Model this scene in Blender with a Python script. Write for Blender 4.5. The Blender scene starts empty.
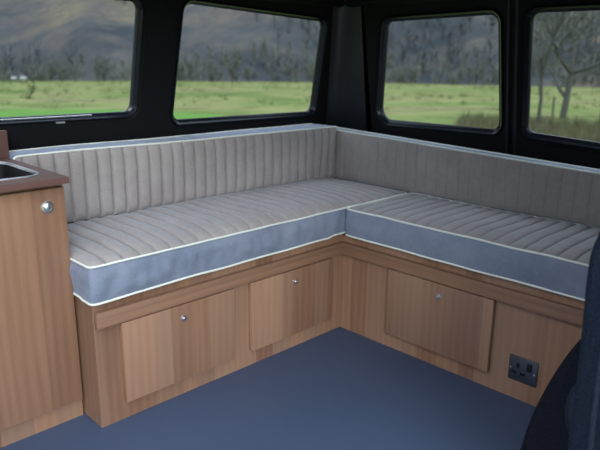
import bpy, bmesh, math, random
from mathutils import Vector, Matrix, noise as mn
random.seed(7)
scn = bpy.context.scene
col = scn.collection
PI = math.pi

# ------------------------------------------------------------------ materials
def new_mat(name):
    m = bpy.data.materials.new(name); m.use_nodes = True
    nt = m.node_tree; nt.nodes.clear()
    out = nt.nodes.new('ShaderNodeOutputMaterial')
    return m, nt, out

def nd(nt, t, ins=None, **kw):
    n = nt.nodes.new(t)
    for k, v in kw.items(): setattr(n, k, v)
    for k, v in (ins or {}).items():
        s = n.inputs[k]
        if hasattr(v, 'is_linked') or hasattr(v, 'links'): nt.links.new(v, s)
        else: s.default_value = v
    return n

def mixc(nt, fac, a, b, mode='MIX'):
    n = nt.nodes.new('ShaderNodeMix'); n.data_type = 'RGBA'; n.blend_type = mode
    for i, v in ((0, fac), (6, a), (7, b)):
        if hasattr(v, 'links'): nt.links.new(v, n.inputs[i])
        else: n.inputs[i].default_value = v if i == 0 else (*v, 1)[:4]
    return n.outputs[2]

def math_n(nt, op, a, b=0.0, c=None):
    n = nt.nodes.new('ShaderNodeMath'); n.operation = op
    for i, v in enumerate((a, b) if c is None else (a, b, c)):
        if hasattr(v, 'links'): nt.links.new(v, n.inputs[i])
        else: n.inputs[i].default_value = v
    return n.outputs[0]

def ramp(nt, fac, stops):
    n = nt.nodes.new('ShaderNodeValToRGB'); nt.links.new(fac, n.inputs[0])
    e = n.color_ramp.elements
    while len(e) < len(stops): e.new(.5)
    for el, (p, c) in zip(e, stops): el.position = p; el.color = (*c, 1)
    return n.outputs[0]

def coords(nt, scale=(1, 1, 1), loc=(0, 0, 0), rot=(0, 0, 0), kind='Object'):
    tc = nt.nodes.new('ShaderNodeTexCoord')
    mp = nd(nt, 'ShaderNodeMapping', {'Vector': tc.outputs[kind], 'Scale': scale, 'Location': loc, 'Rotation': rot})
    return mp.outputs[0]

def noise(nt, vec, scale, detail=3, rough=.55, dist=0.0):
    n = nd(nt, 'ShaderNodeTexNoise', {'Vector': vec, 'Scale': scale, 'Detail': detail, 'Roughness': rough, 'Distortion': dist})
    return n.outputs[0]

def princ(nt, out, **ins):
    b = nt.nodes.new('ShaderNodeBsdfPrincipled')
    for k, v in ins.items():
        k = k.replace('_', ' ')
        if hasattr(v, 'links'): nt.links.new(v, b.inputs[k])
        else: b.inputs[k].default_value = (*v, 1) if isinstance(v, tuple) and len(v) == 3 and b.inputs[k].type == 'RGBA' else v
    nt.links.new(b.outputs[0], out.inputs[0])
    return b

def bump(nt, h, strength=.3, dist=.002):
    return nd(nt, 'ShaderNodeBump', {'Height': h, 'Strength': strength, 'Distance': dist}).outputs[0]

def mat_wood(name, axis='z', tone=1.0, seed=0.0, pale=(.365, .205, .120), dark=(.190, .094, .053), pw=.074):
    """walnut laminate: strips of varying tone, grain running along `axis`"""
    m, nt, out = new_mat(name)
    tc = nt.nodes.new('ShaderNodeTexCoord')
    sep = nd(nt, 'ShaderNodeSeparateXYZ', {0: tc.outputs['Object']})
    x, y, z = sep.outputs
    xy = math_n(nt, 'ADD', math_n(nt, 'SUBTRACT', x, y), seed)
    across, along = (xy, z) if axis == 'z' else (z, xy)
    # strips of uneven width
    warp = nd(nt, 'ShaderNodeTexNoise', {'W': math_n(nt, 'MULTIPLY', across, 9.0), 'Scale': 1.0, 'Detail': 1.0}, noise_dimensions='1D').outputs[0]
    strip = math_n(nt, 'ADD', math_n(nt, 'DIVIDE', across, pw), math_n(nt, 'MULTIPLY', warp, 1.6))
    fl = math_n(nt, 'FLOOR', strip)
    wn = nd(nt, 'ShaderNodeTexWhiteNoise', {'W': math_n(nt, 'ADD', fl, seed * 3.1)}, noise_dimensions='1D').outputs[0]
    comb = nd(nt, 'ShaderNodeCombineXYZ', {0: math_n(nt, 'ADD', math_n(nt, 'MULTIPLY', across, 30.0), math_n(nt, 'MULTIPLY', wn, 31.0)), 1: math_n(nt, 'MULTIPLY', along, 2.6), 2: wn}).outputs[0]
    g1 = noise(nt, comb, 1.0, 4, .6, .6)
    comb2 = nd(nt, 'ShaderNodeCombineXYZ', {0: math_n(nt, 'MULTIPLY', across, 330.0), 1: math_n(nt, 'MULTIPLY', along, 9.0), 2: wn}).outputs[0]
    g2 = noise(nt, comb2, 1.0, 3, .6)
    comb3 = nd(nt, 'ShaderNodeCombineXYZ', {0: math_n(nt, 'MULTIPLY', across, 11.0), 1: math_n(nt, 'MULTIPLY', along, 1.6), 2: wn}).outputs[0]
    wv = nd(nt, 'ShaderNodeTexWave', {'Vector': comb3, 'Scale': 1.1, 'Distortion': 5.0, 'Detail': 2.0, 'Detail Scale': .8}).outputs[1]
    f = math_n(nt, 'ADD', math_n(nt, 'MULTIPLY', wn, .54), math_n(nt, 'MULTIPLY', g1, .42))
    f = math_n(nt, 'ADD', f, math_n(nt, 'MULTIPLY', math_n(nt, 'SUBTRACT', wv, .5), .15))
    f = math_n(nt, 'ADD', f, math_n(nt, 'MULTIPLY', math_n(nt, 'SUBTRACT', g2, .5), .20))
    d = tuple(c * tone for c in dark); p = tuple(c * tone for c in pale)
    mid = tuple((a + b) / 2 for a, b in zip(d, p))
    c = ramp(nt, f, [(.15, d), (.5, mid), (.88, p)])
    wn2 = nd(nt, 'ShaderNodeTexWhiteNoise', {'W': math_n(nt, 'ADD', fl, seed * 7.7 + 13.3)}, noise_dimensions='1D').outputs[0]
    c = mixc(nt, math_n(nt, 'MULTIPLY', wn2, .42), c, tuple(v * tone for v in (.270, .180, .130)))
    princ(nt, out, Base_Color=c, Roughness=.42, Normal=bump(nt, g2, .12, .001))
    return m

def mat_plain(name, color, rough=.5, metal=0.0, spec=.5, nscale=60, nbump=.15, ndist=.001, var=.25, **kw):
    m, nt, out = new_mat(name)
    v = coords(nt)
    n = noise(nt, v, nscale, 3)
    c2 = tuple(c * (1 - var) for c in color)
    c = mixc(nt, n, c2, tuple(min(1, c * (1 + var)) for c in color))
    princ(nt, out, Base_Color=c, Roughness=rough, Metallic=metal, Specular_IOR_Level=spec, Normal=bump(nt, n, nbump, ndist), **kw)
    return m

def mat_suede(name, a, b, sheen=.35):
    m, nt, out = new_mat(name)
    v = coords(nt)
    big = noise(nt, v, 7, 4, .6, .3)
    fine = noise(nt, v, 380, 2)
    mid = noise(nt, v, 42, 3, .6)
    f = math_n(nt, 'ADD', math_n(nt, 'MULTIPLY', big, .7), math_n(nt, 'MULTIPLY', mid, .3))
    c = mixc(nt, ramp(nt, f, [(.32, (0, 0, 0)), (.68, (1, 1, 1))]), a, b)
    c = mixc(nt, .12, c, ramp(nt, fine, [(.3, (.0, .0, .0)), (.7, (1, 1, 1))]), 'OVERLAY')
    h = math_n(nt, 'ADD', math_n(nt, 'MULTIPLY', fine, .3), mid)
    princ(nt, out, Base_Color=c, Roughness=.85, Specular_IOR_Level=.25, Sheen_Weight=sheen, Sheen_Roughness=.45, Sheen_Tint=(.75, .85, 1.0), Normal=bump(nt, h, .25, .0015))
    return m

M = {}
M['wood_v'] = mat_wood('walnut_vertical_grain', 'z')
M['wood_v2'] = mat_wood('walnut_vertical_grain_lighter', 'z', 1.05, 1.73)
M['wood_door'] = mat_wood('walnut_door_grain', 'z', 1.06, 4.21)
M['wood_cab'] = mat_wood('walnut_cabinet_grain', 'z', 1.05, 2.37, pw=.10)
M['wood_h'] = mat_wood('walnut_rail_grain', 'h', 1.02, .9, pw=.05)
M['worktop'] = mat_plain('worktop_brown_laminate', (.125, .062, .048), .5, nscale=90, var=.15, nbump=.05)
M['edge'] = mat_plain('dark_board_edge', (.05, .03, .022), .6)
M['border'] = mat_suede('suede_cool_reflection', (.160, .192, .258), (.245, .275, .345))  # same suede as the fluted panels, cool reflections put into the colour
M['flute'] = mat_suede('taupe_suede', (.300, .268, .252), (.385, .350, .332))
M['piping'] = mat_plain('cream_piping', (.80, .82, .72), .5, nscale=300, var=.06)
M['chrome'] = mat_plain('polished_chrome', (.82, .84, .86), .30, 1.0, nscale=20, var=.05, nbump=.02)
M['steel'] = mat_plain('brushed_steel_plate', (.15, .165, .19), .32, .9, nscale=200, var=.08, nbump=.03)
M['black'] = mat_plain('black_plastic', (.008, .008, .009), .35, nscale=80)
M['insert'] = mat_plain('black_socket_insert', (.004, .004, .005), .5)
M['trim'] = mat_plain('charcoal_lining', (.0045, .0050, .0060), .7, spec=.22, nscale=220, var=.3, nbump=.35)
M['rubber'] = mat_plain('window_rubber', (.008, .011, .017), .25, nscale=60, nbump=.05)
M['ceil'] = mat_plain('dark_headlining', (.009, .008, .008), .9, spec=.2, nscale=260, nbump=.4)
M['body'] = mat_plain('dark_painted_body', (.012, .014, .018), .35, nscale=30, nbump=.03)
M['bowl'] = mat_plain('dark_sink_bowl', (.006, .005, .006), .45, .0, nscale=30, nbump=.02)
M['label'] = mat_plain('pale_sticker', (.35, .35, .36), .5)
M['seat'] = mat_plain('charcoal_seat_fabric', (.011, .013, .020), .95, spec=.1, nscale=170, var=.95, nbump=.9, ndist=.004)
M['seat2'] = mat_plain('blue_charcoal_seat_fabric', (.015, .022, .037), .95, spec=.1, nscale=190, var=.95, nbump=.8, ndist=.003)
M['sheep'] = mat_plain('wool', (.36, .36, .34), .9, nscale=20)
M['sheepd'] = mat_plain('dark_face', (.03, .03, .03), .9)
M['post'] = mat_plain('weathered_post', (.05, .055, .055), .9, nscale=12)

def mat_floor():
    m, nt, out = new_mat('blue_vinyl_floor')
    v = coords(nt)
    sp = noise(nt, v, 420, 2, .7)
    big = noise(nt, v, 3, 3)
    c = mixc(nt, big, (.044, .068, .125), (.056, .082, .144))
    c = mixc(nt, ramp(nt, sp, [(.60, (0, 0, 0)), (.72, (.5, .5, .5))]), c, (.14, .18, .26))
    princ(nt, out, Base_Color=c, Roughness=.5, Specular_IOR_Level=.4, Normal=bump(nt, sp, .1, .0008))
    return m
M['floor'] = mat_floor()

def mat_glass():
    m, nt, out = new_mat('tinted_window_glass')
    v = coords(nt)
    n = noise(nt, v, 2.0, 2)
    tr = nd(nt, 'ShaderNodeBsdfTransparent', {'Color': mixc(nt, n, (.50, .54, .56), (.52, .56, .58))})
    gl = nd(nt, 'ShaderNodeBsdfGlossy', {'Color': (.8, .85, .9, 1), 'Roughness': .03})
    lw = nd(nt, 'ShaderNodeLayerWeight', {'Blend': .12})
    f = math_n(nt, 'MULTIPLY', lw.outputs['Fresnel'], .18)
    mx = nd(nt, 'ShaderNodeMixShader', {0: f, 1: tr.outputs[0], 2: gl.outputs[0]})
    nt.links.new(mx.outputs[0], out.inputs[0])
    return m
M['glass'] = mat_glass()

def mat_field():
    m, nt, out = new_mat('rough_pasture')
    v = coords(nt)
    va = coords(nt, (.28, .28, .28))
    a = noise(nt, va, .35, 4, .6, .5)
    b = noise(nt, va, 2.2, 4, .7)
    c_ = noise(nt, v, 3.0, 3, .7)
    c = ramp(nt, a, [(.36, (.075, .125, .028)), (.46, (.140, .185, .050)), (.54, (.225, .225, .090)), (.64, (.190, .155, .080))])
    c = mixc(nt, ramp(nt, b, [(.47, (0, 0, 0)), (.64, (.8, .8, .8))]), c, (.055, .075, .022))
    c = mixc(nt, ramp(nt, c_, [(.35, (0, 0, 0)), (.65, (.4, .4, .4))]), c, (.27, .30, .12))
    princ(nt, out, Base_Color=c, Roughness=.95, Specular_IOR_Level=.1)
    return m
M['field'] = mat_field()
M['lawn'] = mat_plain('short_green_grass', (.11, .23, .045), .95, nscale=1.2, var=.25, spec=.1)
M['rushes'] = mat_plain('rush_tufts', (.13, .15, .055), .95, nscale=3, var=.5, spec=.1)
M['drygrass'] = mat_plain('long_dry_grass', (.125, .12, .065), .95, nscale=3, var=.4, spec=.1)

def mat_hill():
    m, nt, out = new_mat('wooded_moor')
    v = coords(nt, (.012, .012, .02))
    vs = coords(nt, (.30, .30, .06))
    a = noise(nt, v, 1.1, 4, .6, .7)
    b = noise(nt, v, 3.1, 5, .65, .4)
    s = noise(nt, vs, 1.0, 4, .7)
    c = ramp(nt, a, [(.38, (.034, .042, .050)), (.46, (.080, .080, .078)), (.54, (.175, .140, .095)), (.66, (.100, .122, .070))])
    c = mixc(nt, ramp(nt, b, [(.46, (0, 0, 0)), (.62, (.7, .7, .7))]), c, (.130, .105, .090))
    c = mixc(nt, ramp(nt, s, [(.35, (.6, .6, .6)), (.65, (0, 0, 0))]), c, (.045, .056, .062))
    princ(nt, out, Base_Color=c, Roughness=1.0, Specular_IOR_Level=.05)
    return m
M['hill'] = mat_hill()
M['bark'] = mat_plain('grey_bark', (.085, .082, .070), .95, nscale=8, var=.35, spec=.1)
M['twig'] = mat_plain('grey_green_twigs', (.125, .130, .108), .95, nscale=1.5, var=.4, spec=.1)
M['twigd'] = mat_plain('purple_grey_twigs', (.082, .088, .088), .95, nscale=.4, var=.5, spec=.1)

# ------------------------------------------------------------------ mesh helpers
def obj(name, bm, mat, parent=None, smooth=None, origin=None, kind=None):
    """links bm (built in world coordinates) as one object, its origin at `origin` (or its parent's)"""
    me = bpy.data.meshes.new(name)
    o = bpy.data.objects.new(name, me); col.objects.link(o)
    base = Vector((0, 0, 0))
    if parent is not None:
        w = parent['_w'] if '_w' in parent else (0, 0, 0)
        base = Vector(w)
        o.parent = parent
    elif origin is not None:
        base = Vector(origin); o.location = base
    bmesh.ops.translate(bm, verts=bm.verts, vec=-base)
    bmesh.ops.recalc_face_normals(bm, faces=bm.faces)
    bm.to_mesh(me); bm.free()
    me.materials.append(mat)
    if smooth is not None:
        for p in me.polygons: p.use_smooth = True
        if smooth < 180: me.set_sharp_from_angle(angle=math.radians(smooth))
    o['_w'] = tuple(base)
    if kind: o['kind'] = kind
    return o

def thing(name, label, cat, loc=(0, 0, 0), group=None):
    o = bpy.data.objects.new(name, None); col.objects.link(o)
    o.location = loc; o['_w'] = tuple(loc); o.empty_display_size = .1
    return tag(o, label, cat, group)

def tag(o, label, cat, group=None, kind=None):
    o['label'] = label; o['category'] = cat
    if group: o['group'] = group
    if kind: o['kind'] = kind
    return o

def struct(name, bm, mat, smooth=None, label=None):
    o = obj(name, bm, mat, smooth=smooth); o['kind'] = 'structure'
    if label: o['label'] = label
    return o

def box(bm, x0, x1, y0, y1, z0, z1, bev=0.0, seg=2):
    r = bmesh.ops.create_cube(bm, size=1)
    vs = r['verts']
    for v in vs:
        v.co = Vector(((x0 + x1) / 2 + v.co.x * (x1 - x0), (y0 + y1) / 2 + v.co.y * (y1 - y0), (z0 + z1) / 2 + v.co.z * (z1 - z0)))
    if bev:
        es = {e for v in vs for e in v.link_edges}
        bmesh.ops.bevel(bm, geom=list(es), offset=bev, segments=seg, profile=.5, affect='EDGES')
    return bm

def bx(*a, **k): return box(bmesh.new(), *a, **k)

def tube(bm, pts, r, n=8, closed=False, rf=None, cap=True):
    pts = [Vector(p) for p in pts]; N = len(pts); rings = []
    up = Vector((.13, .21, 1)).normalized()
    for i, p in enumerate(pts):
        if closed: t = pts[(i + 1) % N] - pts[i - 1]
        else: t = pts[min(i + 1, N - 1)] - pts[max(i - 1, 0)]
        t.normalize()
        a = t.cross(up)
        if a.length < .05: a = t.cross(Vector((1, 0, 0)))
        a.normalize(); b = t.cross(a)
        rr = rf(i / max(1, N - 1)) if rf else r
        rings.append([bm.verts.new(p + (a * math.cos(2 * PI * k / n) + b * math.sin(2 * PI * k / n)) * rr) for k in range(n)])
    for i in range(N if closed else N - 1):
        A, B = rings[i], rings[(i + 1) % N]
        for k in range(n): bm.faces.new((A[k], A[(k + 1) % n], B[(k + 1) % n], B[k]))
    if not closed and cap:
        bm.faces.new(rings[0]); bm.faces.new(rings[-1])
    return bm

def lathe(bm, prof, c, ax='y', n=24):
    """prof: list of (radius, height) along -axis direction from c"""
    rings = []
    c = Vector(c)
    for r, h in prof:
        ring = []
        for k in range(n):
            a = 2 * PI * k / n
            if ax == 'y': p = Vector((math.cos(a) * r, -h, math.sin(a) * r))
            elif ax == 'x': p = Vector((-h, math.cos(a) * r, math.sin(a) * r))
            else: p = Vector((math.cos(a) * r, math.sin(a) * r, h))
            ring.append(bm.verts.new(c + p))
        rings.append(ring)
    for A, B in zip(rings, rings[1:]):
        for k in range(n): bm.faces.new((A[k], A[(k + 1) % n], B[(k + 1) % n], B[k]))
    bm.faces.new(rings[0]); bm.faces.new(rings[-1])
    return bm

def roundpoly(corners, rad, seg=7):
    """rounded 2D polygon; rad = number or list"""
    out = []; n = len(corners)
    for i, c in enumerate(corners):
        r = rad[i] if isinstance(rad, (list, tuple)) else rad
        c = Vector(c); a = Vector(corners[i - 1]); b = Vector(corners[(i + 1) % n])
        u = (a - c).normalized(); v = (b - c).normalized()
        ang = u.angle(v); d = r / math.tan(ang / 2)
        p0 = c + u * d; p1 = c + v * d
        cen = c + (u + v).normalized() * (r / math.sin(ang / 2))
        a0 = math.atan2(*(p0 - cen).yx); a1 = math.atan2(*(p1 - cen).yx)
        da = (a1 - a0 + PI) % (2 * PI) - PI
        for k in range(seg + 1):
            t = a0 + da * k / seg
            out.append(cen + Vector((math.cos(t), math.sin(t))) * r)
    return out

def offs(poly, d):
    """offset closed 2D loop outward (poly orientation independent)"""
    n = len(poly); area = sum(poly[i - 1].x * poly[i].y - poly[i].x * poly[i - 1].y for i in range(n))
    s = 1 if area > 0 else -1; out = []
    for i in range(n):
        t = (poly[(i + 1) % n] - poly[i - 1])
        t.normalize(); out.append(poly[i] + Vector((t.y, -t.x)) * d * s)
    return out

# ------------------------------------------------------------------ camera (measured from the vanishing points)
cam_d = bpy.data.cameras.new('camera'); cam = bpy.data.objects.new('camera', cam_d); col.objects.link(cam)
FW = Vector((0.67884132, 0.68642386, -0.26076186)); RT = Vector((0.71300231, -0.70108082, 0.0106489)); UP = Vector((0.17550548, 0.19315272, 0.96534442))
cam.matrix_world = Matrix(((RT.x, UP.x, -FW.x, -1.59941), (RT.y, UP.y, -FW.y, -1.40184), (RT.z, UP.z, -FW.z, .96086), (0, 0, 0, 1)))
cam_d.lens = 621.18 * 36 / 600; cam_d.sensor_width = 36; cam_d.clip_start = .02; cam_d.clip_end = 3000
cam_d.dof.use_dof = True; cam_d.dof.focus_distance = 1.75; cam_d.dof.aperture_fstop = 3.7
scn.camera = cam

# ------------------------------------------------------------------ cushions
def cushion(name, label, cat, LA, LB, H, Mp, base, period, panel_edge=.0, rc=.013, puff=.0095, crown=.012, bulge=.008, seed=0,
            wr=.003, drop=None, phase=0.0, front_only=False, rcs=None, pr=.0031, stitch_amp=.0035, pit=1.0, seam_depth=.007, bulge_end=None, top_fn=None):
    """cushion in local (a,b,c): a in 0..LA, b in 0..LB, panel on c=H.  Mp maps (a,b,c) to the world."""
    t = thing(name, label, cat, base)
    loop = roundpoly([(0, 0), (LA, 0), (LA, LB), (0, LB)], rc, 6)
    # resample the loop densely
    dense = []
    for i in range(len(loop)):
        p, q = loop[i], loop[(i + 1) % len(loop)]
        n = max(1, int((q - p).length / .012))
        for k in range(n): dense.append(p.lerp(q, k / n))
    nrm = []
    for i in range(len(dense)):
        tt = (dense[(i + 1) % len(dense)] - dense[i - 1]).normalized(); nrm.append(Vector((tt.y, -tt.x)))
    def top_c(p):   # height of the seam line
        h = H + .0018 * mn.noise(Vector((p.x * 9, p.y * 9, seed)))
        if top_fn: h += top_fn(p.x, p.y)
        return h
    def bot_c(p):
        h = .0022 * mn.noise(Vector((p.x * 8, p.y * 8, seed + 5.5)))
        if drop: h += drop(p.x, p.y)
        return h
    def side(i, tt):
        p = dense[i]; n = nrm[i]
        w = mn.noise(Vector((p.x * 38, p.y * 38, tt * 1.3 + seed))) * wr * math.sin(PI * tt)
        w += mn.noise(Vector((p.x * 7, p.y * 7, tt * 2 + seed))) * wr * .9 * math.sin(PI * tt)
        o = math.sin(PI * tt) ** .8 * bulge + w
        c = bot_c(p) + (top_c(p) - bot_c(p)) * tt
        return Mp(p.x + n.x * o, p.y + n.y * o, c)
    # border (sides + underside)
    bm = bmesh.new(); T = 10; rows = []
    for k in range(T + 1):
        rows.append([bm.verts.new(side(i, k / T)) for i in range(len(dense))])
    N = len(dense)
    for k in range(T):
        for i in range(N): bm.faces.new((rows[k][i], rows[k][(i + 1) % N], rows[k + 1][(i + 1) % N], rows[k + 1][i]))
    bm.faces.new(rows[0])
    obj('cushion_border', bm, M['border'], t, smooth=60)
    # fluted panel
    bm = bmesh.new()
    fr = (0, .035, .08, .15, .28, .42, .58, .72, .85, .92, .965)
    avals = {0.0, LA, .004, LA - .004, rc * .3, LA - rc * .3, rc, LA - rc, .018, LA - .018}
    for k in range(-1, int(LA / period) + 2):
        for f_ in fr:
            a = (k + f_ - phase / period) * period
            if .002 < a < LA - .002: avals.add(a)
    avals = sorted(avals); na = len(avals) - 1
    nb = max(8, int(LB / .013)); grid = []
    for i in range(na + 1):
        line = []
        for j in range(nb + 1):
            a = avals[i]; b = LB * j / nb
            da = min(a, LA - a); db = min(b, LB - b)
            if da < rc and db < rc:   # clip into the rounded corner
                ca = rc if a < LA / 2 else LA - rc; cb = rc if b < LB / 2 else LB - rc
                d = math.hypot(a - ca, b - cb)
                k = max(abs(a - ca), abs(b - cb)) / max(d, 1e-9)
                a = ca + (a - ca) * k; b = cb + (b - cb) * k
                d = math.hypot(a - ca, b - cb); de = rc - d
            else: de = min(da, db)
            de = max(0, de)
            e = min(1, de / .022); e = math.sqrt(max(0, 1 - (1 - e) ** 2))
            ph = (a + phase) / period
            sh = stitch_amp * mn.noise(Vector((a * 3, b * 9, seed + 2)))
            fd = abs(ph - round(ph)) * period
            g = abs(math.sin(PI * ph)) ** .42 - pit * math.exp(-(fd / .0026) ** 2)
            cr = crown * (1 - (2 * a / LA - 1) ** 4) * (1 - (2 * b / LB - 1) ** 4)
            c = top_c(Vector((a, b))) + cr + e * (puff * g) + e * .0012 * mn.noise(Vector((a * 25, b * 18, seed + 9)))
            c += e * .003 * mn.noise(Vector((a * 5, b * 6, seed + 19)))
            line.append(bm.verts.new(Mp(a + sh * e, b, c)))
        grid.append(line)
    for i in range(na):
        for j in range(nb): bm.faces.new((grid[i][j], grid[i + 1][j], grid[i + 1][j + 1], grid[i][j + 1]))
    o = obj('fluted_panel', bm, M['flute'], t, smooth=180)
    # piping
    for k, nm in ((1, 'top_piping'), (0, 'bottom_piping')):
        bm = bmesh.new()
        pts = []
        for i, p in enumerate(dense):
            c = top_c(p) if k else bot_c(p); n = nrm[i]
            pts.append(Mp(p.x + n.x * .0012, p.y + n.y * .0012, c + (.0015 if k else -.0005)))
        if front_only:   # piping runs along the upper edge only
            sel = [(p.x, q) for p, q in zip(dense, pts) if p.y > LB - rc * .75]
            sel.sort(key=lambda e: e[0]); tube(bm, [q for _, q in sel], pr, 8)
        else: tube(bm, pts, pr, 8, closed=True)
        pp = obj('piping', bm, M['piping'], t, smooth=180)
    return t

ZS = .362
# left seat cushion: a = +x, b = +y, c = +z
def drop_left(x, y):
    d = 0.0
    if y < .05:
        if x > .86: d += .006 * min(1, (x - .86) / .03)
        d -= .004 * math.exp(-((x - .0) / .12) ** 2)
    return d
cushion('seat_cushion', 'long fluted taupe seat cushion on the bench under the left windows, reaching into the corner', 'cushion',
        .945 + .366, .418, .092, lambda a, b, c: Vector((-.952 + a, -.014 + b, ZS + c)), (-.3, .2, ZS), .0478, seed=1.0, drop=drop_left,
        crown=.021, wr=.009, bulge=.007)
# right seat cushion: a = -y, b = +x
cushion('seat_cushion', 'fluted seat cushion on the rear bench, ending at the inner corner, above the power socket', 'cushion',
        1.15, .384, .092, lambda a, b, c: Vector((-.014 + b, -.024 - a, ZS + c)), (.18, -.6, ZS), .0462, seed=4.0, crown=.009, puff=.0065,
        wr=.0025, bulge=.006)
# left back cushion: a = +x, b = up, c = -y
def top_left(a, b): return 0
cushion('backrest_cushion', 'long fluted taupe back cushion leaning below the two left side windows', 'cushion',
        .945 + .388, .218, .104, lambda a, b, c: Vector((-.945 + a, .532 - c * (1 + .36 * a / 1.33), ZS + .096 + b + (.006 * mn.noise(Vector((a * 2.3, 0, 3))) + .0 if b > .1 else 0))),
        (-.3, .47, .46), .0449, seed=8.0, crown=.004, puff=.0085, rc=.012, bulge=.006, wr=.004, phase=.02, front_only=True)
# right back cushion: a = -y, b = up, c = -x
cushion('backrest_cushion', 'smooth-looking grey back cushion with faint flutes below the rear door windows', 'cushion',
        1.55, .211, .061, lambda a, b, c: Vector((.448 - c, .535 - a, ZS + .093 + b - (.038 * a / 1.1 * b / .21))),
        (.41, -.3, .46), .047, seed=12.0, crown=.003, puff=.0028, pit=.6, rc=.012, bulge=.003, wr=.0015, front_only=True)

# ------------------------------------------------------------------ storage benches
def lock(parent, c, ax, r=.0095):
    bm = bmesh.new()
    lathe(bm, [(r, 0), (r, .002), (r * .93, .0035), (r * .72, .004), (r * .68, .0028), (r * .64, .0028), (r * .6, .007), (r * .45, .0088), (r * .12, .0094)], c, ax, 28)
    return obj('lock_knob', bm, M['chrome'], parent, smooth=40)

T = .018
b1 = thing('storage_bench', 'walnut storage bench with two doors along the left side, under the long seat cushion', 'bench', (-.45, .2, 0))
bm = bx(-.9466, .375, 0, .5, .0, ZS - .006, bev=.0008, seg=1)
obj('bench_carcass', bm, M['wood_v'], b1)
bm = bmesh.new(); box(bm, -.9455, -T, -T, 0, .289, .3315, bev=.0025)
obj('top_rail', bm, M['wood_h'], b1, smooth=40)
for x0, x1, kx in ((-.8775, -.506, -.689), (-.437, -.0655, -.251)):
    d = obj('door', bx(x0, x1, -T, -.0015, .056, .2862, bev=.0012), M['wood_door'] if x0 < -.6 else M['wood_v2'], b1, smooth=40)
    lock(d, (kx, -T, .2465), 'y')
b2 = thing('storage_bench', 'walnut storage bench with one door and a power socket, across the rear of the van', 'bench', (.2, -.6, 0))
bm = bx(0.0, .42, -1.2, 0, .0, ZS - .006, bev=.0008, seg=1)
obj('bench_carcass', bm, M['wood_v2'], b2)
bm = bmesh.new(); box(bm, -T, 0, -1.2, -.0, .289, .3315, bev=.0025)
obj('top_rail', bm, M['wood_h'], b2, smooth=40)
d = obj('door', bx(-T, -.0015, -.6035, -.2218, .056, .2862, bev=.0012), M['wood_door'], b2, smooth=40)
lock(d, (-T, -.419, .2455), 'x')

# power socket on the rear bench
sk = thing('power_socket', 'brushed steel switched power socket on the rear bench front, right of its door', 'socket', (0, -.706, .098))
PY0, PY1, PZ0, PZ1 = -.749, -.663, .060, .137
obj('face_plate', bx(-.0055, -.0003, PY0, PY1, PZ0, PZ1, bev=.0022), M['steel'], sk, smooth=40)
def sp(u, v): return PY1 - u * (PY1 - PY0), PZ1 - v * (PZ1 - PZ0)
for nm, u, v, w, h in (('earth_slot', .33, .36, .010, .015), ('pin_slot', .20, .66, .015, .0085), ('pin_slot', .50, .66, .015, .0085)):
    y, z = sp(u, v)
    obj(nm, bx(-.0064, -.005, y - w / 2, y + w / 2, z - h / 2, z + h / 2, bev=.0006), M['insert'], sk)
y, z = sp(.72, .30)
sw = obj('rocker_switch', bx(-.0095, -.005, y - .007, y + .007, z - .0125, z + .0125, bev=.0018), M['insert'], sk, smooth=40)
for u in (.07, .90):
    y, z = sp(u, .52)
    bm = bmesh.new(); lathe(bm, [(.0028, 0), (.0026, .0012), (.001, .0018)], (-.005, y, z), 'x', 14)
    obj('screw', bm, M['chrome'], sk, smooth=40)

# ------------------------------------------------------------------ kitchen cabinet on the left
kc = thing('kitchen_cabinet', 'tall walnut cabinet unit at the left edge, its round lock near the top corner', 'cabinet', (-1.3, .28, 0))
bm = bmesh.new()
box(bm, -1.75, -.9515, .100, .47, .0, .53); box(bm, -1.75, -.9515, .100, .116, .53, .6555); box(bm, -.965, -.9515, .116, .47, .53, .6555); box(bm, -1.75, -.965, .452, .47, .53, .6555)
obj('cabinet_carcass', bm, M['wood_cab'], kc)
obj('kick_board', bx(-1.75, -.952, .0965, .0995, .0, .054), M['wood_v'], kc)
dr = obj('door', bx(-1.50, -.9555, .082, .0985, .056, .645, bev=.0014), M['wood_cab'], kc, smooth=40)
obj('door', bx(-1.75, -1.503, .082, .0985, .056, .645, bev=.0014), M['wood_cab'], kc, smooth=40)
lock(dr, (-1.002, .082, .601), 'y', .0155)
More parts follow.
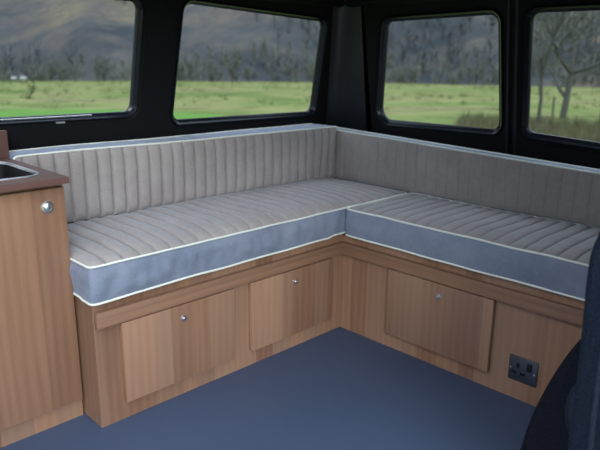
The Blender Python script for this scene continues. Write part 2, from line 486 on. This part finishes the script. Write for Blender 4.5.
# worktop with the sink cut-out
SX0, SX1, SY0, SY1 = -1.45, -.984, .125, .400
bm = bmesh.new()
wo = [Vector(p) for p in ((-1.75, .060), (-.950, .060), (-.950, .475), (-1.75, .475))]
sink = roundpoly([(SX0, SY0), (SX1, SY0), (SX1, SY1), (SX0, SY1)], .045, 8)
def ring_cell(bm, outer4, inner, f):
    """faces between a 4-corner outer outline and an inner loop (both 2D); f maps 2D to 3D.  returns inner verts"""
    n = len(inner)
    cen = sum(inner, Vector((0, 0))) / n
    per = []
    O = [Vector(p) for p in outer4]
    # angle-based projection of each inner vertex on the outer outline
    def hit(d):
        best = None
        for i in range(4):
            a, b = O[i], O[(i + 1) % 4]; e = b - a
            den = d.x * e.y - d.y * e.x
            if abs(den) < 1e-12: continue
            w = a - cen
            tt = (w.x * e.y - w.y * e.x) / den; ss = (w.x * d.y - w.y * d.x) / den
            if tt > 0 and -1e-6 <= ss <= 1 + 1e-6 and (best is None or tt < best[0]): best = (tt, i, ss)
        return best
    hits = [hit((p - cen).normalized()) for p in inner]
    ov = [bm.verts.new(f(cen + (p - cen).normalized() * h[0])) for p, h in zip(inner, hits)]
    iv = [bm.verts.new(f(p)) for p in inner]
    cv = [bm.verts.new(f(p)) for p in O]
    for i in range(n):
        j = (i + 1) % n
        bm.faces.new((iv[i], iv[j], ov[j], ov[i]))
        if hits[i][1] != hits[j][1]:
            # corner lies between: find it
            a, b = hits[i][1], hits[j][1]
            k = b if (a + 1) % 4 == b else a
            bm.faces.new((ov[i], ov[j], cv[k]))
    return iv
iv = ring_cell(bm, wo, sink, lambda p: Vector((p.x, p.y, .672)))
iv2 = [bm.verts.new(v.co - Vector((0, 0, .015))) for v in iv]
for i in range(len(iv)): bm.faces.new((iv[i], iv[(i + 1) % len(iv)], iv2[(i + 1) % len(iv)], iv2[i]))
lo = [bm.verts.new((p.x, p.y, .6565)) for p in wo]; hi = [bm.verts.new((p.x, p.y, .672)) for p in wo]
for i in range(4): bm.faces.new((lo[i], lo[(i + 1) % 4], hi[(i + 1) % 4], hi[i]))
bmesh.ops.remove_doubles(bm, verts=bm.verts, dist=1e-5)
wt = obj('worktop', bm, M['worktop'], origin=(-1.3, .27, .6565)); tag(wt, 'dark brown laminate worktop over the left cabinet, a sink let into it', 'worktop')
us = obj('upstand', bx(-1.75, -.946, .452, .470, .6722, .750, bev=.0012), M['worktop'], origin=(-1.3, .46, .6722), smooth=40)
tag(us, 'brown upstand board standing at the back of the worktop, left edge of the photo', 'upstand')
snk = thing('sink', 'black inset sink with a bright rounded metal rim in the brown worktop', 'sink', (-1.2, .26, .672))
bm = bmesh.new()
rim_o = offs(sink, .004); rim_i = offs(sink, -.004)
prof = [(rim_o, .6722), (offs(sink, .003), .6740), (offs(sink, .0), .6748), (offs(sink, -.003), .6740), (rim_i, .671), (rim_i, .660)]
rings = [[bm.verts.new((p.x, p.y, z)) for p in lp] for lp, z in prof]
for A, B in zip(rings, rings[1:]):
    for i in range(len(A)): bm.faces.new((A[i], A[(i + 1) % len(A)], B[(i + 1) % len(B)], B[i]))
obj('rim', bm, M['chrome'], snk, smooth=60)
bm = bmesh.new()
rings = [[bm.verts.new((p.x, p.y, z)) for p in lp] for lp, z in ((offs(sink, -.0045), .668), (offs(sink, -.010), .60), (offs(sink, -.022), .565), (offs(sink, -.045), .558))]
for A, B in zip(rings, rings[1:]):
    for i in range(len(A)): bm.faces.new((A[i], A[(i + 1) % len(A)], B[(i + 1) % len(B)], B[i]))
bm.faces.new(rings[-1])
obj('bowl', bm, M['bowl'], snk, smooth=50)

# ------------------------------------------------------------------ van shell
FX0, FX1, FY0, FY1 = -2.7, .72, -1.5, .72
struct('floor', bx(FX0, FX1, FY0, FY1, -.04, 0), M['floor'])
ZC = 1.235
KL, WL = .21, .56      # left wall: y = WL - KL (z-.65)
KR, WR = .17, .57      # rear wall: x = WR - KR (z-.65)
def left_f(depth=0.0):
    n = Vector((0, 1, KL)).normalized()
    return lambda p: Vector((p.x, WL - KL * (p.y - .65), p.y)) + n * depth
def rear_f(depth=0.0):
    n = Vector((1, 0, KR)).normalized()
    return lambda p: Vector((WR - KR * (p.y - .65), p.x, p.y)) + n * depth

def wall_panels(name, cells, fmap, mat, margin=.026, reveal=.010):
    """cells: list of (outer4, glass quad, radii). one wall mesh with rounded openings and reveals, plus rectangles"""
    bm = bmesh.new()
    for outer, quad, rad in cells:
        if quad is None:
            bm.faces.new([bm.verts.new(fmap(0)(Vector(p))) for p in outer]); continue
        g = roundpoly(quad, rad, 8)
        hole = offs(g, margin)
        iv = ring_cell(bm, outer, hole, fmap(0))
        lip = offs(g, margin * .8)
        r1 = [bm.verts.new(fmap(.007)(p)) for p in lip]
        r2 = [bm.verts.new(fmap(reveal)(p)) for p in offs(g, margin * .68)]
        for A, B in ((iv, r1), (r1, r2)):
            for i in range(len(A)): bm.faces.new((A[i], A[(i + 1) % len(A)], B[(i + 1) % len(B)], B[i]))
    bmesh.ops.remove_doubles(bm, verts=bm.verts, dist=1e-5)
    return struct(name, bm, mat, smooth=35)

def window(name, quad, rad, fmap, label, margin=.026, reveal=.010):
    g = roundpoly(quad, rad, 8)
    bm = bmesh.new()
    prof = [(margin * .78, reveal + .004), (margin * .62, reveal - .004), (margin * .5, reveal - .010), (margin * .36, reveal - .006), (margin * .25, reveal + .002),
            (margin * .12, reveal + .004), (-.001, reveal + .007), (-.001, reveal + .016), (margin * .78, reveal + .016)]
    rings = [[bm.verts.new(fmap(d)(p)) for p in offs(g, o)] for o, d in prof]
    rings.append(rings[0])
    for A, B in zip(rings, rings[1:]):
        for i in range(len(A)): bm.faces.new((A[i], A[(i + 1) % len(A)], B[(i + 1) % len(B)], B[i]))
    w = struct(name, bm, M['rubber'], smooth=50, label=label)
    bm = bmesh.new()
    bm.faces.new([bm.verts.new(fmap(reveal + .009)(p)) for p in offs(g, .002)])
    obj('window_pane', bm, M['glass'], w)
    return w

W1 = [(-1.231, .7738), (-.4948, .769), (-.4885, 1.1254), (-1.1983, 1.1247)]
W2 = [(-.3214, .7286), (.4003, .7236), (.383, 1.1022), (-.3087, 1.132)]
W3 = [(.3038, .6994), (-.2587, .7016), (-.2504, 1.1114), (.2367, 1.1006)]
W4 = [(-.3689, .7042), (-1.0955, .6649), (-1.0103, 1.1088), (-.3768, 1.1115)]
R1 = .028
wall_panels('wall_left', [
    ([(-2.7, .655), (-1.45, .655), (-1.45, ZC), (-2.7, ZC)], None, None),
    ([(-1.45, .655), (-.42, .655), (-.42, ZC), (-1.45, ZC)], W1, R1),
    ([(-.42, .655), (.568, .655), (.472, ZC), (-.42, ZC)], W2, R1)], left_f, M['trim'])
wall_panels('wall_rear', [
    ([(.568, .60), (.345, .60), (.345, ZC), (.437, ZC)], None, None),
    ([(.345, .60), (-.300, .60), (-.300, ZC), (.345, ZC)], W3, [.050, .032, .032, .032]),
    ([(-.328, .60), (-1.25, .60), (-1.25, ZC), (-.328, ZC)], W4, R1),
    ([(-1.25, .60), (-1.5, .60), (-1.5, ZC), (-1.25, ZC)], None, None)], rear_f, M['trim'], margin=.034)
w1 = window('window_1', W1, R1, left_f, 'front left side window with a sliding pane rail')
window('window_2', W2, R1, left_f, 'left side window above the long back cushion')
window('window_3', W3, [.050, .032, .032, .032], rear_f, 'left rear door window', margin=.034)
window('window_4', W4, R1, rear_f, 'right rear door window', margin=.034)
# slider rail and sticker on window_1
bm = bmesh.new()
f = left_f(.012)
tube(bm, [f(Vector((-1.2, .7700))), f(Vector((-.64, .7670)))], .0030, 8)
obj('slider_rail', bm, M['chrome'], w1, smooth=60)
bm = bmesh.new()
f0, f1 = left_f(.006), left_f(.011)
q = [(-.762, .748), (-.732, .748), (-.732, .756), (-.762, .756)]
A = [bm.verts.new(f0(Vector(p))) for p in q]; B = [bm.verts.new(f1(Vector(p))) for p in q]
bm.faces.new(A); bm.faces.new(B)
for i in range(4): bm.faces.new((A[i], A[(i + 1) % 4], B[(i + 1) % 4], B[i]))
obj('latch', bm, M['label'], w1)

# lower side panels, behind the cushions
bm = bmesh.new()
vs = [bm.verts.new(p) for p in ((-2.7, .56, 0), (.66, .56, 0), (.66, .559, .655), (-2.7, .559, .655))]; bm.faces.new(vs)
struct('wall_left_lower', bm, M['trim'])['label'] = 'dark lining below the left windows'
bm = bmesh.new()
vs = [bm.verts.new(p) for p in ((.60, .66, 0), (.60, -1.5, 0), (.578, -1.5, .605), (.578, .66, .605))]; bm.faces.new(vs)
struct('wall_rear_lower', bm, M['trim'])
# meeting edges of the rear doors, between the two rear windows
def strip(name, y0, y1, z0, z1, d0, d1, mat, f):
    bm = bmesh.new()
    A = [bm.verts.new(f(d0)(Vector(p))) for p in ((y0, z0), (y1, z0), (y1, z1), (y0, z1))]
    B = [bm.verts.new(f(d1)(Vector(p))) for p in ((y0, z0), (y1, z0), (y1, z1), (y0, z1))]
    bm.faces.new(A); bm.faces.new(B)
    for i in range(4): bm.faces.new((A[i], A[(i + 1) % 4], B[(i + 1) % 4], B[i]))
    bmesh.ops.bevel(bm, geom=bm.edges[:], offset=.002, segments=2, affect='EDGES')
    return struct(name, bm, mat, smooth=40)
strip('trim_1', -.298, -.330, .60, ZC, .018, .026, M['rubber'], rear_f)
strip('trim_2', -.294, -.303, .60, ZC, -.004, .02, M['body'], rear_f)
strip('trim_3', -.325, -.334, .60, ZC, -.004, .02, M['body'], rear_f)
# corner pillar (rounded) and roof rails
bm = bmesh.new()
pts = []
n = 10; rows = []
for k in range(n + 1):
    t = k / n; row = []
    for z in (.60, .8, 1.0, ZC + .02):
        yl = WL - KL * (z - .65); xr = WR - KR * (z - .65)
        a = Vector((xr - .078, yl + .003, z)); b = Vector((xr + .003, .342, z)); c = Vector((xr - .012, yl - .012, z))
        row.append(bm.verts.new(a * (1 - t) ** 2 + c * 2 * t * (1 - t) + b * t * t))
    rows.append(row)
for A, B in zip(rows, rows[1:]):
    for k in range(3): bm.faces.new((A[k], A[k + 1], B[k + 1], B[k]))
struct('trim_4', bm, M['body'], smooth=60)['label'] = 'rounded corner pillar lining'
zt = 1.185
bm = bmesh.new(); tube(bm, [(x, WL - KL * (zt - .65) - .006, zt) for x in (-2.7, -1.5, 0, .55)], .022, 12)
struct('trim_5', bm, M['trim'], smooth=60)
bm = bmesh.new(); tube(bm, [(WR - KR * (zt - .65) - .006, y, zt) for y in (-1.5, -.7, 0, .5)], .022, 12)
struct('trim_6', bm, M['trim'], smooth=60)
# header above rear doors
bm = bmesh.new()   # roof lining with an added, unseen opening that lets sky light onto the seats
HX0, HX1, HY0, HY1 = -2.1, -.80, -1.25, -.12
box(bm, FX0, HX0, FY0, .46, ZC, ZC + .03); box(bm, HX1, .49, FY0, .46, ZC, ZC + .03)
box(bm, HX0, HX1, FY0, HY0, ZC, ZC + .03); box(bm, HX0, HX1, HY1, .46, ZC, ZC + .03)
struct('ceiling', bm, M['ceil'])
# right wall with a wide sliding door opening, and the front with cab opening
bm = bmesh.new()
box(bm, -.62, .5, -1.54, -1.5, 0, ZC)
box(bm, -2.7, -.62, -1.54, -1.5, 1.20, ZC)
box(bm, -2.7, -2.35, -1.54, -1.5, 0, 1.20)
struct('wall_right', bm, M['trim'])
bm = bmesh.new()
box(bm, -2.74, -2.70, -1.5, .6, 0, .62)
box(bm, -2.74, -2.70, -1.5, -1.3, .62, ZC); box(bm, -2.74, -2.70, .42, .6, .62, ZC)
struct('wall_front', bm, M['trim'])

# ------------------------------------------------------------------ charcoal seat at the right edge
st = thing('van_seat', 'charcoal fabric seat at the right edge, in front of the rear bench', 'seat', (-.4, -1.2, 0))
def slab(prof, ax0, ax1, nseg=6, bev=.02):
    """profile in y,z extruded along x with rounded rims"""
    bm = bmesh.new()
    P = [Vector(p) for p in prof]; rings = []
    steps = [(ax0, -bev), (ax0 + bev * .3, -bev * .3), (ax0 + bev, 0)] + [(ax0 + bev + (ax1 - ax0 - 2 * bev) * k / nseg, 0) for k in range(1, nseg)] + [(ax1 - bev, 0), (ax1 - bev * .3, -bev * .3), (ax1, -bev)]
    for x, o in steps:
        rings.append([bm.verts.new((x, p.x, p.y)) for p in (offs(P, o) if o else P)])
    for A, B in zip(rings, rings[1:]):
        for i in range(len(A)): bm.faces.new((A[i], A[(i + 1) % len(A)], B[(i + 1) % len(B)], B[i]))
    bm.faces.new(rings[0]); bm.faces.new(rings[-1])
    return bm
def smooth_loop(pts, it=2):
    P = [Vector(p) for p in pts]
    for _ in range(it):
        Q = []
        for i in range(len(P)):
            a, b = P[i], P[(i + 1) % len(P)]; Q += [a.lerp(b, .25), a.lerp(b, .75)]
        P = Q
    return P
base_p = smooth_loop([(-1.40, .0), (-.835, .0), (-.848, .10), (-.870, .185), (-.893, .255), (-.925, .335), (-.965, .405), (-1.03, .43), (-1.40, .43)], 2)
obj('seat_cushion', slab(base_p, -.30, -.10, bev=.03), M['seat'], st, smooth=180)
back_p = smooth_loop([(-1.42, .18), (-1.020, .18), (-1.018, .29), (-1.018, .40), (-1.014, .50), (-1.010, .60), (-1.014, .645), (-1.034, .70), (-1.09, .76), (-1.18, .79), (-1.42, .79)], 2)
obj('backrest', slab(back_p, -.50, -.40, bev=.022), M['seat2'], st, smooth=180)
bm = bmesh.new()
tube(bm, [(-.515, -1.075, .18), (-.517, -1.068, .35), (-.517, -1.066, .55), (-.515, -1.085, .69), (-.51, -1.15, .755)], .006, 10)
obj('backrest_seam', bm, M['seat2'], st, smooth=60)
bm = bmesh.new()
lathe(bm, [(.002, .240), (.020, .250), (.031, .275), (.035, .31), (.030, .345), (.014, .375), (.002, .385)], (-.46, -1.034, 0), 'z', 18)
obj('side_bolster', bm, M['seat2'], st, smooth=180)
bm = bx(-.52, -.12, -1.40, -1.08, 0, .20, bev=.02)
obj('seat_pedestal', bm, M['seat'], st, smooth=40)

# ------------------------------------------------------------------ outside
def gz(x, y):
    d = math.hypot(x, y)
    return -.6 - .0267 * max(0, d - 3) + .10 * mn.noise(Vector((x * .06, y * .06, 0))) * min(1, d / 25)
bm = bmesh.new(); rows = []
rad = [4 * (1.13 ** k) for k in range(0, 31)]
for r in rad:
    rows.append([bm.verts.new((r * math.cos(a), r * math.sin(a), gz(r * math.cos(a), r * math.sin(a)))) for a in [2 * PI * k / 96 for k in range(96)]])
for A, B in zip(rows, rows[1:]):
    for k in range(96): bm.faces.new((A[k], A[(k + 1) % 96], B[(k + 1) % 96], B[k]))
bm.faces.new(rows[0])
struct('ground', bm, M['field'], smooth=180, label='rough green and straw pasture outside the windows')

def polar(a, d): return d * math.cos(math.radians(a)), d * math.sin(math.radians(a))
# hillside
bm = bmesh.new(); rows = []
def hz(a, d):
    x, y = polar(a, d)
    t = d - 128 - 14 * mn.noise(Vector((a * .06, 0, 3)))
    if a > 64: t -= 25 * min(1, (a - 64) / 6)
    if t < 0: return gz(x, y) - .4 + t * .02
    return gz(*polar(a, 128)) - .3 + .30 * t + .0011 * t * t + 9 * mn.noise(Vector((x * .012, y * .012, 1))) * min(1, t / 50) + 3 * mn.noise(Vector((x * .05, y * .05, 1))) * min(1, t / 30)
na, nr = 150, 60
for j in range(nr + 1):
    d = 118 + 380 * (j / nr) ** 1.4
    rows.append([bm.verts.new((*polar(-15 + 130 * i / na, d), hz(-15 + 130 * i / na, d))) for i in range(na + 1)])
for A, B in zip(rows, rows[1:]):
    for k in range(na): bm.faces.new((A[k], A[k + 1], B[k + 1], B[k]))
struct('hillside', bm, M['hill'], smooth=180, label='steep brown and blue-grey wooded hillside')

# bright mown strip near the front left window
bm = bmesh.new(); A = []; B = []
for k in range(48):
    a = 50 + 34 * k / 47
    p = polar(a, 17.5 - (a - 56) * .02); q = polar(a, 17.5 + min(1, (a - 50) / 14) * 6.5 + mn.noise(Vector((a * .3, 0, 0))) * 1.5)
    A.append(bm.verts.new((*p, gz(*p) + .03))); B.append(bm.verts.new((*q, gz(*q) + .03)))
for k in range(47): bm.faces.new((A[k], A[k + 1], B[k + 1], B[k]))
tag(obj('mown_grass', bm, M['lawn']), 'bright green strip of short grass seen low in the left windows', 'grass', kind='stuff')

# rush tufts
def blades(bm, x, y, z, h, w, n):
    for _ in range(n):
        a = random.uniform(0, 2 * PI); l = random.uniform(.1, .6) * w
        dx, dy = math.cos(a), math.sin(a)
        bw = h * .05
        p = Vector((x + dx * w * .2, y + dy * w * .2, z - .05))
        v = [bm.verts.new(p + Vector((-dy * bw, dx * bw, 0))), bm.verts.new(p + Vector((dy * bw, -dx * bw, 0))), bm.verts.new((x + dx * (w * .2 + l), y + dy * (w * .2 + l), z + h * random.uniform(.6, 1)))]
        bm.faces.new(v)
bm = bmesh.new()
for _ in range(1500):
    a = random.uniform(8, 78); d = 26 + 98 * random.random() ** .8
    x, y = polar(a, d)
    if mn.noise(Vector((x * .07, y * .07, 8))) < -.05 and random.random() < .75: continue
    blades(bm, x, y, gz(x, y), random.uniform(.15, .4), random.uniform(.5, 1.2), 16)
tag(obj('rush_tufts', bm, M['rushes']), 'dark green and brown rush tufts scattered over the pasture', 'rushes', kind='stuff')
bm = bmesh.new()
for _ in range(1500):
    a = random.uniform(8, 30); d = random.uniform(9, 21)
    x, y = polar(a, d)
    blades(bm, x, y, gz(x, y), random.uniform(.2, .45), .3, 8)
tag(obj('dry_grass', bm, M['drygrass']), 'long dry brown grass below the trees behind the right rear window', 'grass', kind='stuff')

# trees
def branch(bmT, bmW, p, d, L, r, depth, rnd, spread=.55, twig_r=.012, up=.12, sides=6, droop=0.0):
    n = 4; pts = [p.copy()]; q = p.copy(); dd = d.copy()
    for k in range(n):
        dd = (dd + Vector((rnd.uniform(-1, 1), rnd.uniform(-1, 1), rnd.uniform(-.6, .9))) * .16 + Vector((0, 0, up * .25 - droop))).normalized()
        q = q + dd * (L / n); pts.append(q.copy())
    tgt = bmT if depth > 2 else bmW
    s = sides if depth > 2 else 3
    r1 = max(twig_r, r)
    tube(tgt, pts, r1, s, rf=lambda t: max(twig_r * .6, r * (1 - .5 * t)), cap=False)
    if depth == 0: return
    m = rnd.randint(3, 4) if depth > 1 else 4
    for i in range(m):
        t = rnd.uniform(.35, 1) if i else 1.0
        k = min(n, int(t * n)); b = pts[k]
        ax = Vector((rnd.uniform(-1, 1), rnd.uniform(-1, 1), rnd.uniform(-.4, .8))).normalized()
        nd_ = (dd * (1 - spread * .5) + ax * spread * (1 if i else .5)).normalized()
        branch(bmT, bmW, b, nd_, L * rnd.uniform(.58, .8), r * (.62 if i else .7), depth - 1, rnd, spread, twig_r, up, sides, droop)

def tree_obj(name, label, loc, H, r, depth, seed, lean=(0, 0), spread=.75, twig_r=.012, group=None, mats=('bark', 'twig'), first=.35):
    rnd = random.Random(seed)
    t = thing(name, label, 'tree', loc, group)
    a, b = bmesh.new(), bmesh.new()
    branch(a, b, Vector(loc) - Vector((0, 0, .2)), Vector((lean[0], lean[1], 1)).normalized(), H * first, r, depth, rnd, spread, twig_r)
    obj('trunk', a, M[mats[0]], t, smooth=180); obj('twigs', b, M[mats[1]], t, smooth=180)
    return t
def at(x, y): return (x, y, gz(x, y))
tree_obj('bare_tree', 'largest bare tree, its forked trunk standing behind the right rear window', at(22.6, 8.75), 11.0, .13, 5, 5, lean=(.03, -.14), spread=.95, twig_r=.011)
tree_obj('bare_tree', 'slender bare tree at the left side of the right rear window', at(15.4, 6.35), 6.2, .065, 5, 12, lean=(-.02, .02), spread=.85, twig_r=.010)

# trees along the far edge of the pasture
protos = []
for s in range(5):
    protos.append(tree_obj('distant_tree', 'bare grey tree in the line at the foot of the hill', (0, 0, 0), 7.5, .20, 4, 40 + s, spread=1.0, twig_r=.045, group='bare trees along the far edge of the pasture', first=.30))
def dup(root, loc, s, rz):
    r = root.copy(); col.objects.link(r); r.location = loc; r.scale = s; r.rotation_euler = (0, 0, rz)
    for ch in list(root.children):
        c = ch.copy(); col.objects.link(c); c.parent = r
    return r
rnd = random.Random(3)
spots = [(55.2, 120, 1.15), (51.7, 121, 1.25), (53.4, 124, .8), (46.4, 123, .9), (43.9, 122, .8), (63.1, 135, .8), (37.9, 120, 1.0), (36.2, 123, .9)]
for k in range(34):
    spots.append((rnd.uniform(10, 76), rnd.uniform(122, 134), rnd.uniform(.5, 1.05)))
used = 0
for k, (a, d, s) in enumerate(spots):
    x, y = polar(a, d)
    z = max(gz(x, y), hz(a, d))
    pr = protos[k % 5]
    sc = (s * 1.15, s * 1.15, s)
    if k < 5: pr.location = (x, y, z - .2); pr.scale = sc
    else: dup(pr, (x, y, z - .2), sc, rnd.uniform(0, 6.28))

# hillside wood: nobody could count it
def wood(name, label, n, seed, matk, arange, drange, hs, cond):
    rn = random.Random(seed); bm = bmesh.new()
    for _ in range(n):
        a = rn.uniform(*arange); d = rn.uniform(*drange); x, y = polar(a, d)
        if not cond(x, y, a, d): continue
        z = hz(a, d); h = rn.uniform(*hs)
        base = Vector((x, y, z - .3))
        for k in range(15):
            t = rn.uniform(.12, .7); aa = rn.uniform(0, 2 * PI); sp = h * rn.uniform(.15, .34)
            p0 = base + Vector((0, 0, h * t)); p1 = p0 + Vector((math.cos(aa) * sp, math.sin(aa) * sp, h * rn.uniform(.12, .35)))
            w = .06 + d * .00045
            sd = Vector((-y, x, 0)).normalized() * w
            mid = p0.lerp(p1, .55) + Vector((0, 0, -.05 * h))
            for A, B, wa, wb in ((p0, mid, 1, .7), (mid, p1, .7, .1)):
                bm.faces.new([bm.verts.new(A - sd * wa), bm.verts.new(A + sd * wa), bm.verts.new(B + sd * wb), bm.verts.new(B - sd * wb)])
        sd = Vector((-y, x, 0)).normalized() * (.10 + d * .0006)
        tp = base + Vector((0, 0, h))
        bm.faces.new([bm.verts.new(base - sd), bm.verts.new(base + sd), bm.verts.new(tp + sd * .2), bm.verts.new(tp - sd * .2)])
    tag(obj(name, bm, M[matk]), label, 'woodland', kind='stuff')
wood('hillside_wood', 'blue-grey bare wood covering much of the hillside', 2600, 5, 'twigd', (0, 82), (134, 330), (5, 9),
     lambda x, y, a, d: mn.noise(Vector((x * .02, y * .02, 5))) > -.08 or a < 40)
wood('hedge_scrub', 'grey-green scrub at the foot of the hill', 420, 6, 'twig', (5, 80), (124, 142), (2, 5), lambda x, y, a, d: True)

# sheep
def sheep(a, d, rz, label):
    x, y = polar(a, d); t = thing('sheep', label, 'sheep', (x, y, gz(x, y)))
    R = Matrix.Rotation(rz, 3, 'Z'); b = Vector(t['_w'])
    def ell(cx, cz, rx, ry, rz_):
        bm = bmesh.new(); bmesh.ops.create_icosphere(bm, subdivisions=3, radius=1)
        for v in bm.verts:
            p = Vector((v.co.x * rx + cx, v.co.y * ry, v.co.z * rz_ + cz))
            p *= 1 + .03 * mn.noise(v.co * 4)
            v.co = b + R @ p
        return bm
    obj('fleece', ell(0, .62, .62, .34, .34), M['sheep'], t, smooth=180)
    obj('head', ell(.72, .80, .19, .10, .12), M['sheepd'], t, smooth=180)
    for sx in (-.36, .36):
        for sy in (-.14, .14):
            bm = bmesh.new(); q = [b + R @ Vector((sx, sy, .4)), b + R @ Vector((sx, sy, .0))]
            tube(bm, q, .05, 8); obj('leg', bm, M['sheepd'], t)
sheep(70.1, 119, .3, 'left one of two white sheep at the far side of the pasture')
sheep(69.4, 117, 2.6, 'right one of two white sheep at the far side of the pasture')
# small dark bush in the pasture (front left window)
bx_, by_ = polar(70.1, 38)
tree_obj('bush', 'small dark bush alone in the pasture, seen in the front left window', at(bx_, by_), 1.9, .06, 4, 77, spread=1.2, twig_r=.018, mats=('bark', 'rushes'), first=.3)
# fence posts near the big tree
fp = [(21.0, 8.45), (21.4, 6.9), (21.8, 5.4), (22.2, 3.9)]
for k, (x, y) in enumerate(fp):
    z = gz(x, y)
    bm = bx(x - .03, x + .03, y - .03, y + .03, z - .1, z + .85, bev=.01)
    tag(obj('fence_post', bm, M['post'], origin=(x, y, z)), 'thin grey fence post in the dry grass below the bare trees', 'post', 'fence posts behind the right rear window')

# ------------------------------------------------------------------ light
w = bpy.data.worlds.new('overcast'); scn.world = w; w.use_nodes = True
nt = w.node_tree; nt.nodes.clear()
out = nt.nodes.new('ShaderNodeOutputWorld'); bg = nt.nodes.new('ShaderNodeBackground')
tc = nt.nodes.new('ShaderNodeTexCoord'); sep = nd(nt, 'ShaderNodeSeparateXYZ', {0: tc.outputs['Generated']})
c = ramp(nt, sep.outputs[2], [(.0, (.42, .50, .60)), (.35, (.66, .76, .92)), (.7, (1.35, 1.48, 1.66)), (1.0, (1.9, 2.05, 2.25))])
nt.links.new(c, bg.inputs[0]); bg.inputs[1].default_value = 2.3
nt.links.new(bg.outputs[0], out.inputs[0])
def sun(name, d, strength, ang, color):
    l = bpy.data.lights.new(name, 'SUN'); l.energy = strength; l.angle = math.radians(ang); l.color = color
    o = bpy.data.objects.new(name, l); col.objects.link(o)
    o.rotation_euler = Vector(d).to_track_quat('-Z', 'Y').to_euler()
sun('cloudy_sun', (.48, .86, -.38), 2.5, 32, (.90, .95, 1.0))

scn.view_settings.view_transform = 'Standard'; scn.view_settings.look = 'None'
scn.view_settings.gamma = 1; scn.view_settings.use_curve_mapping = False
scn.view_settings.exposure = 0.0
for o in list(bpy.data.objects):
    if '_w' in o: del o['_w']
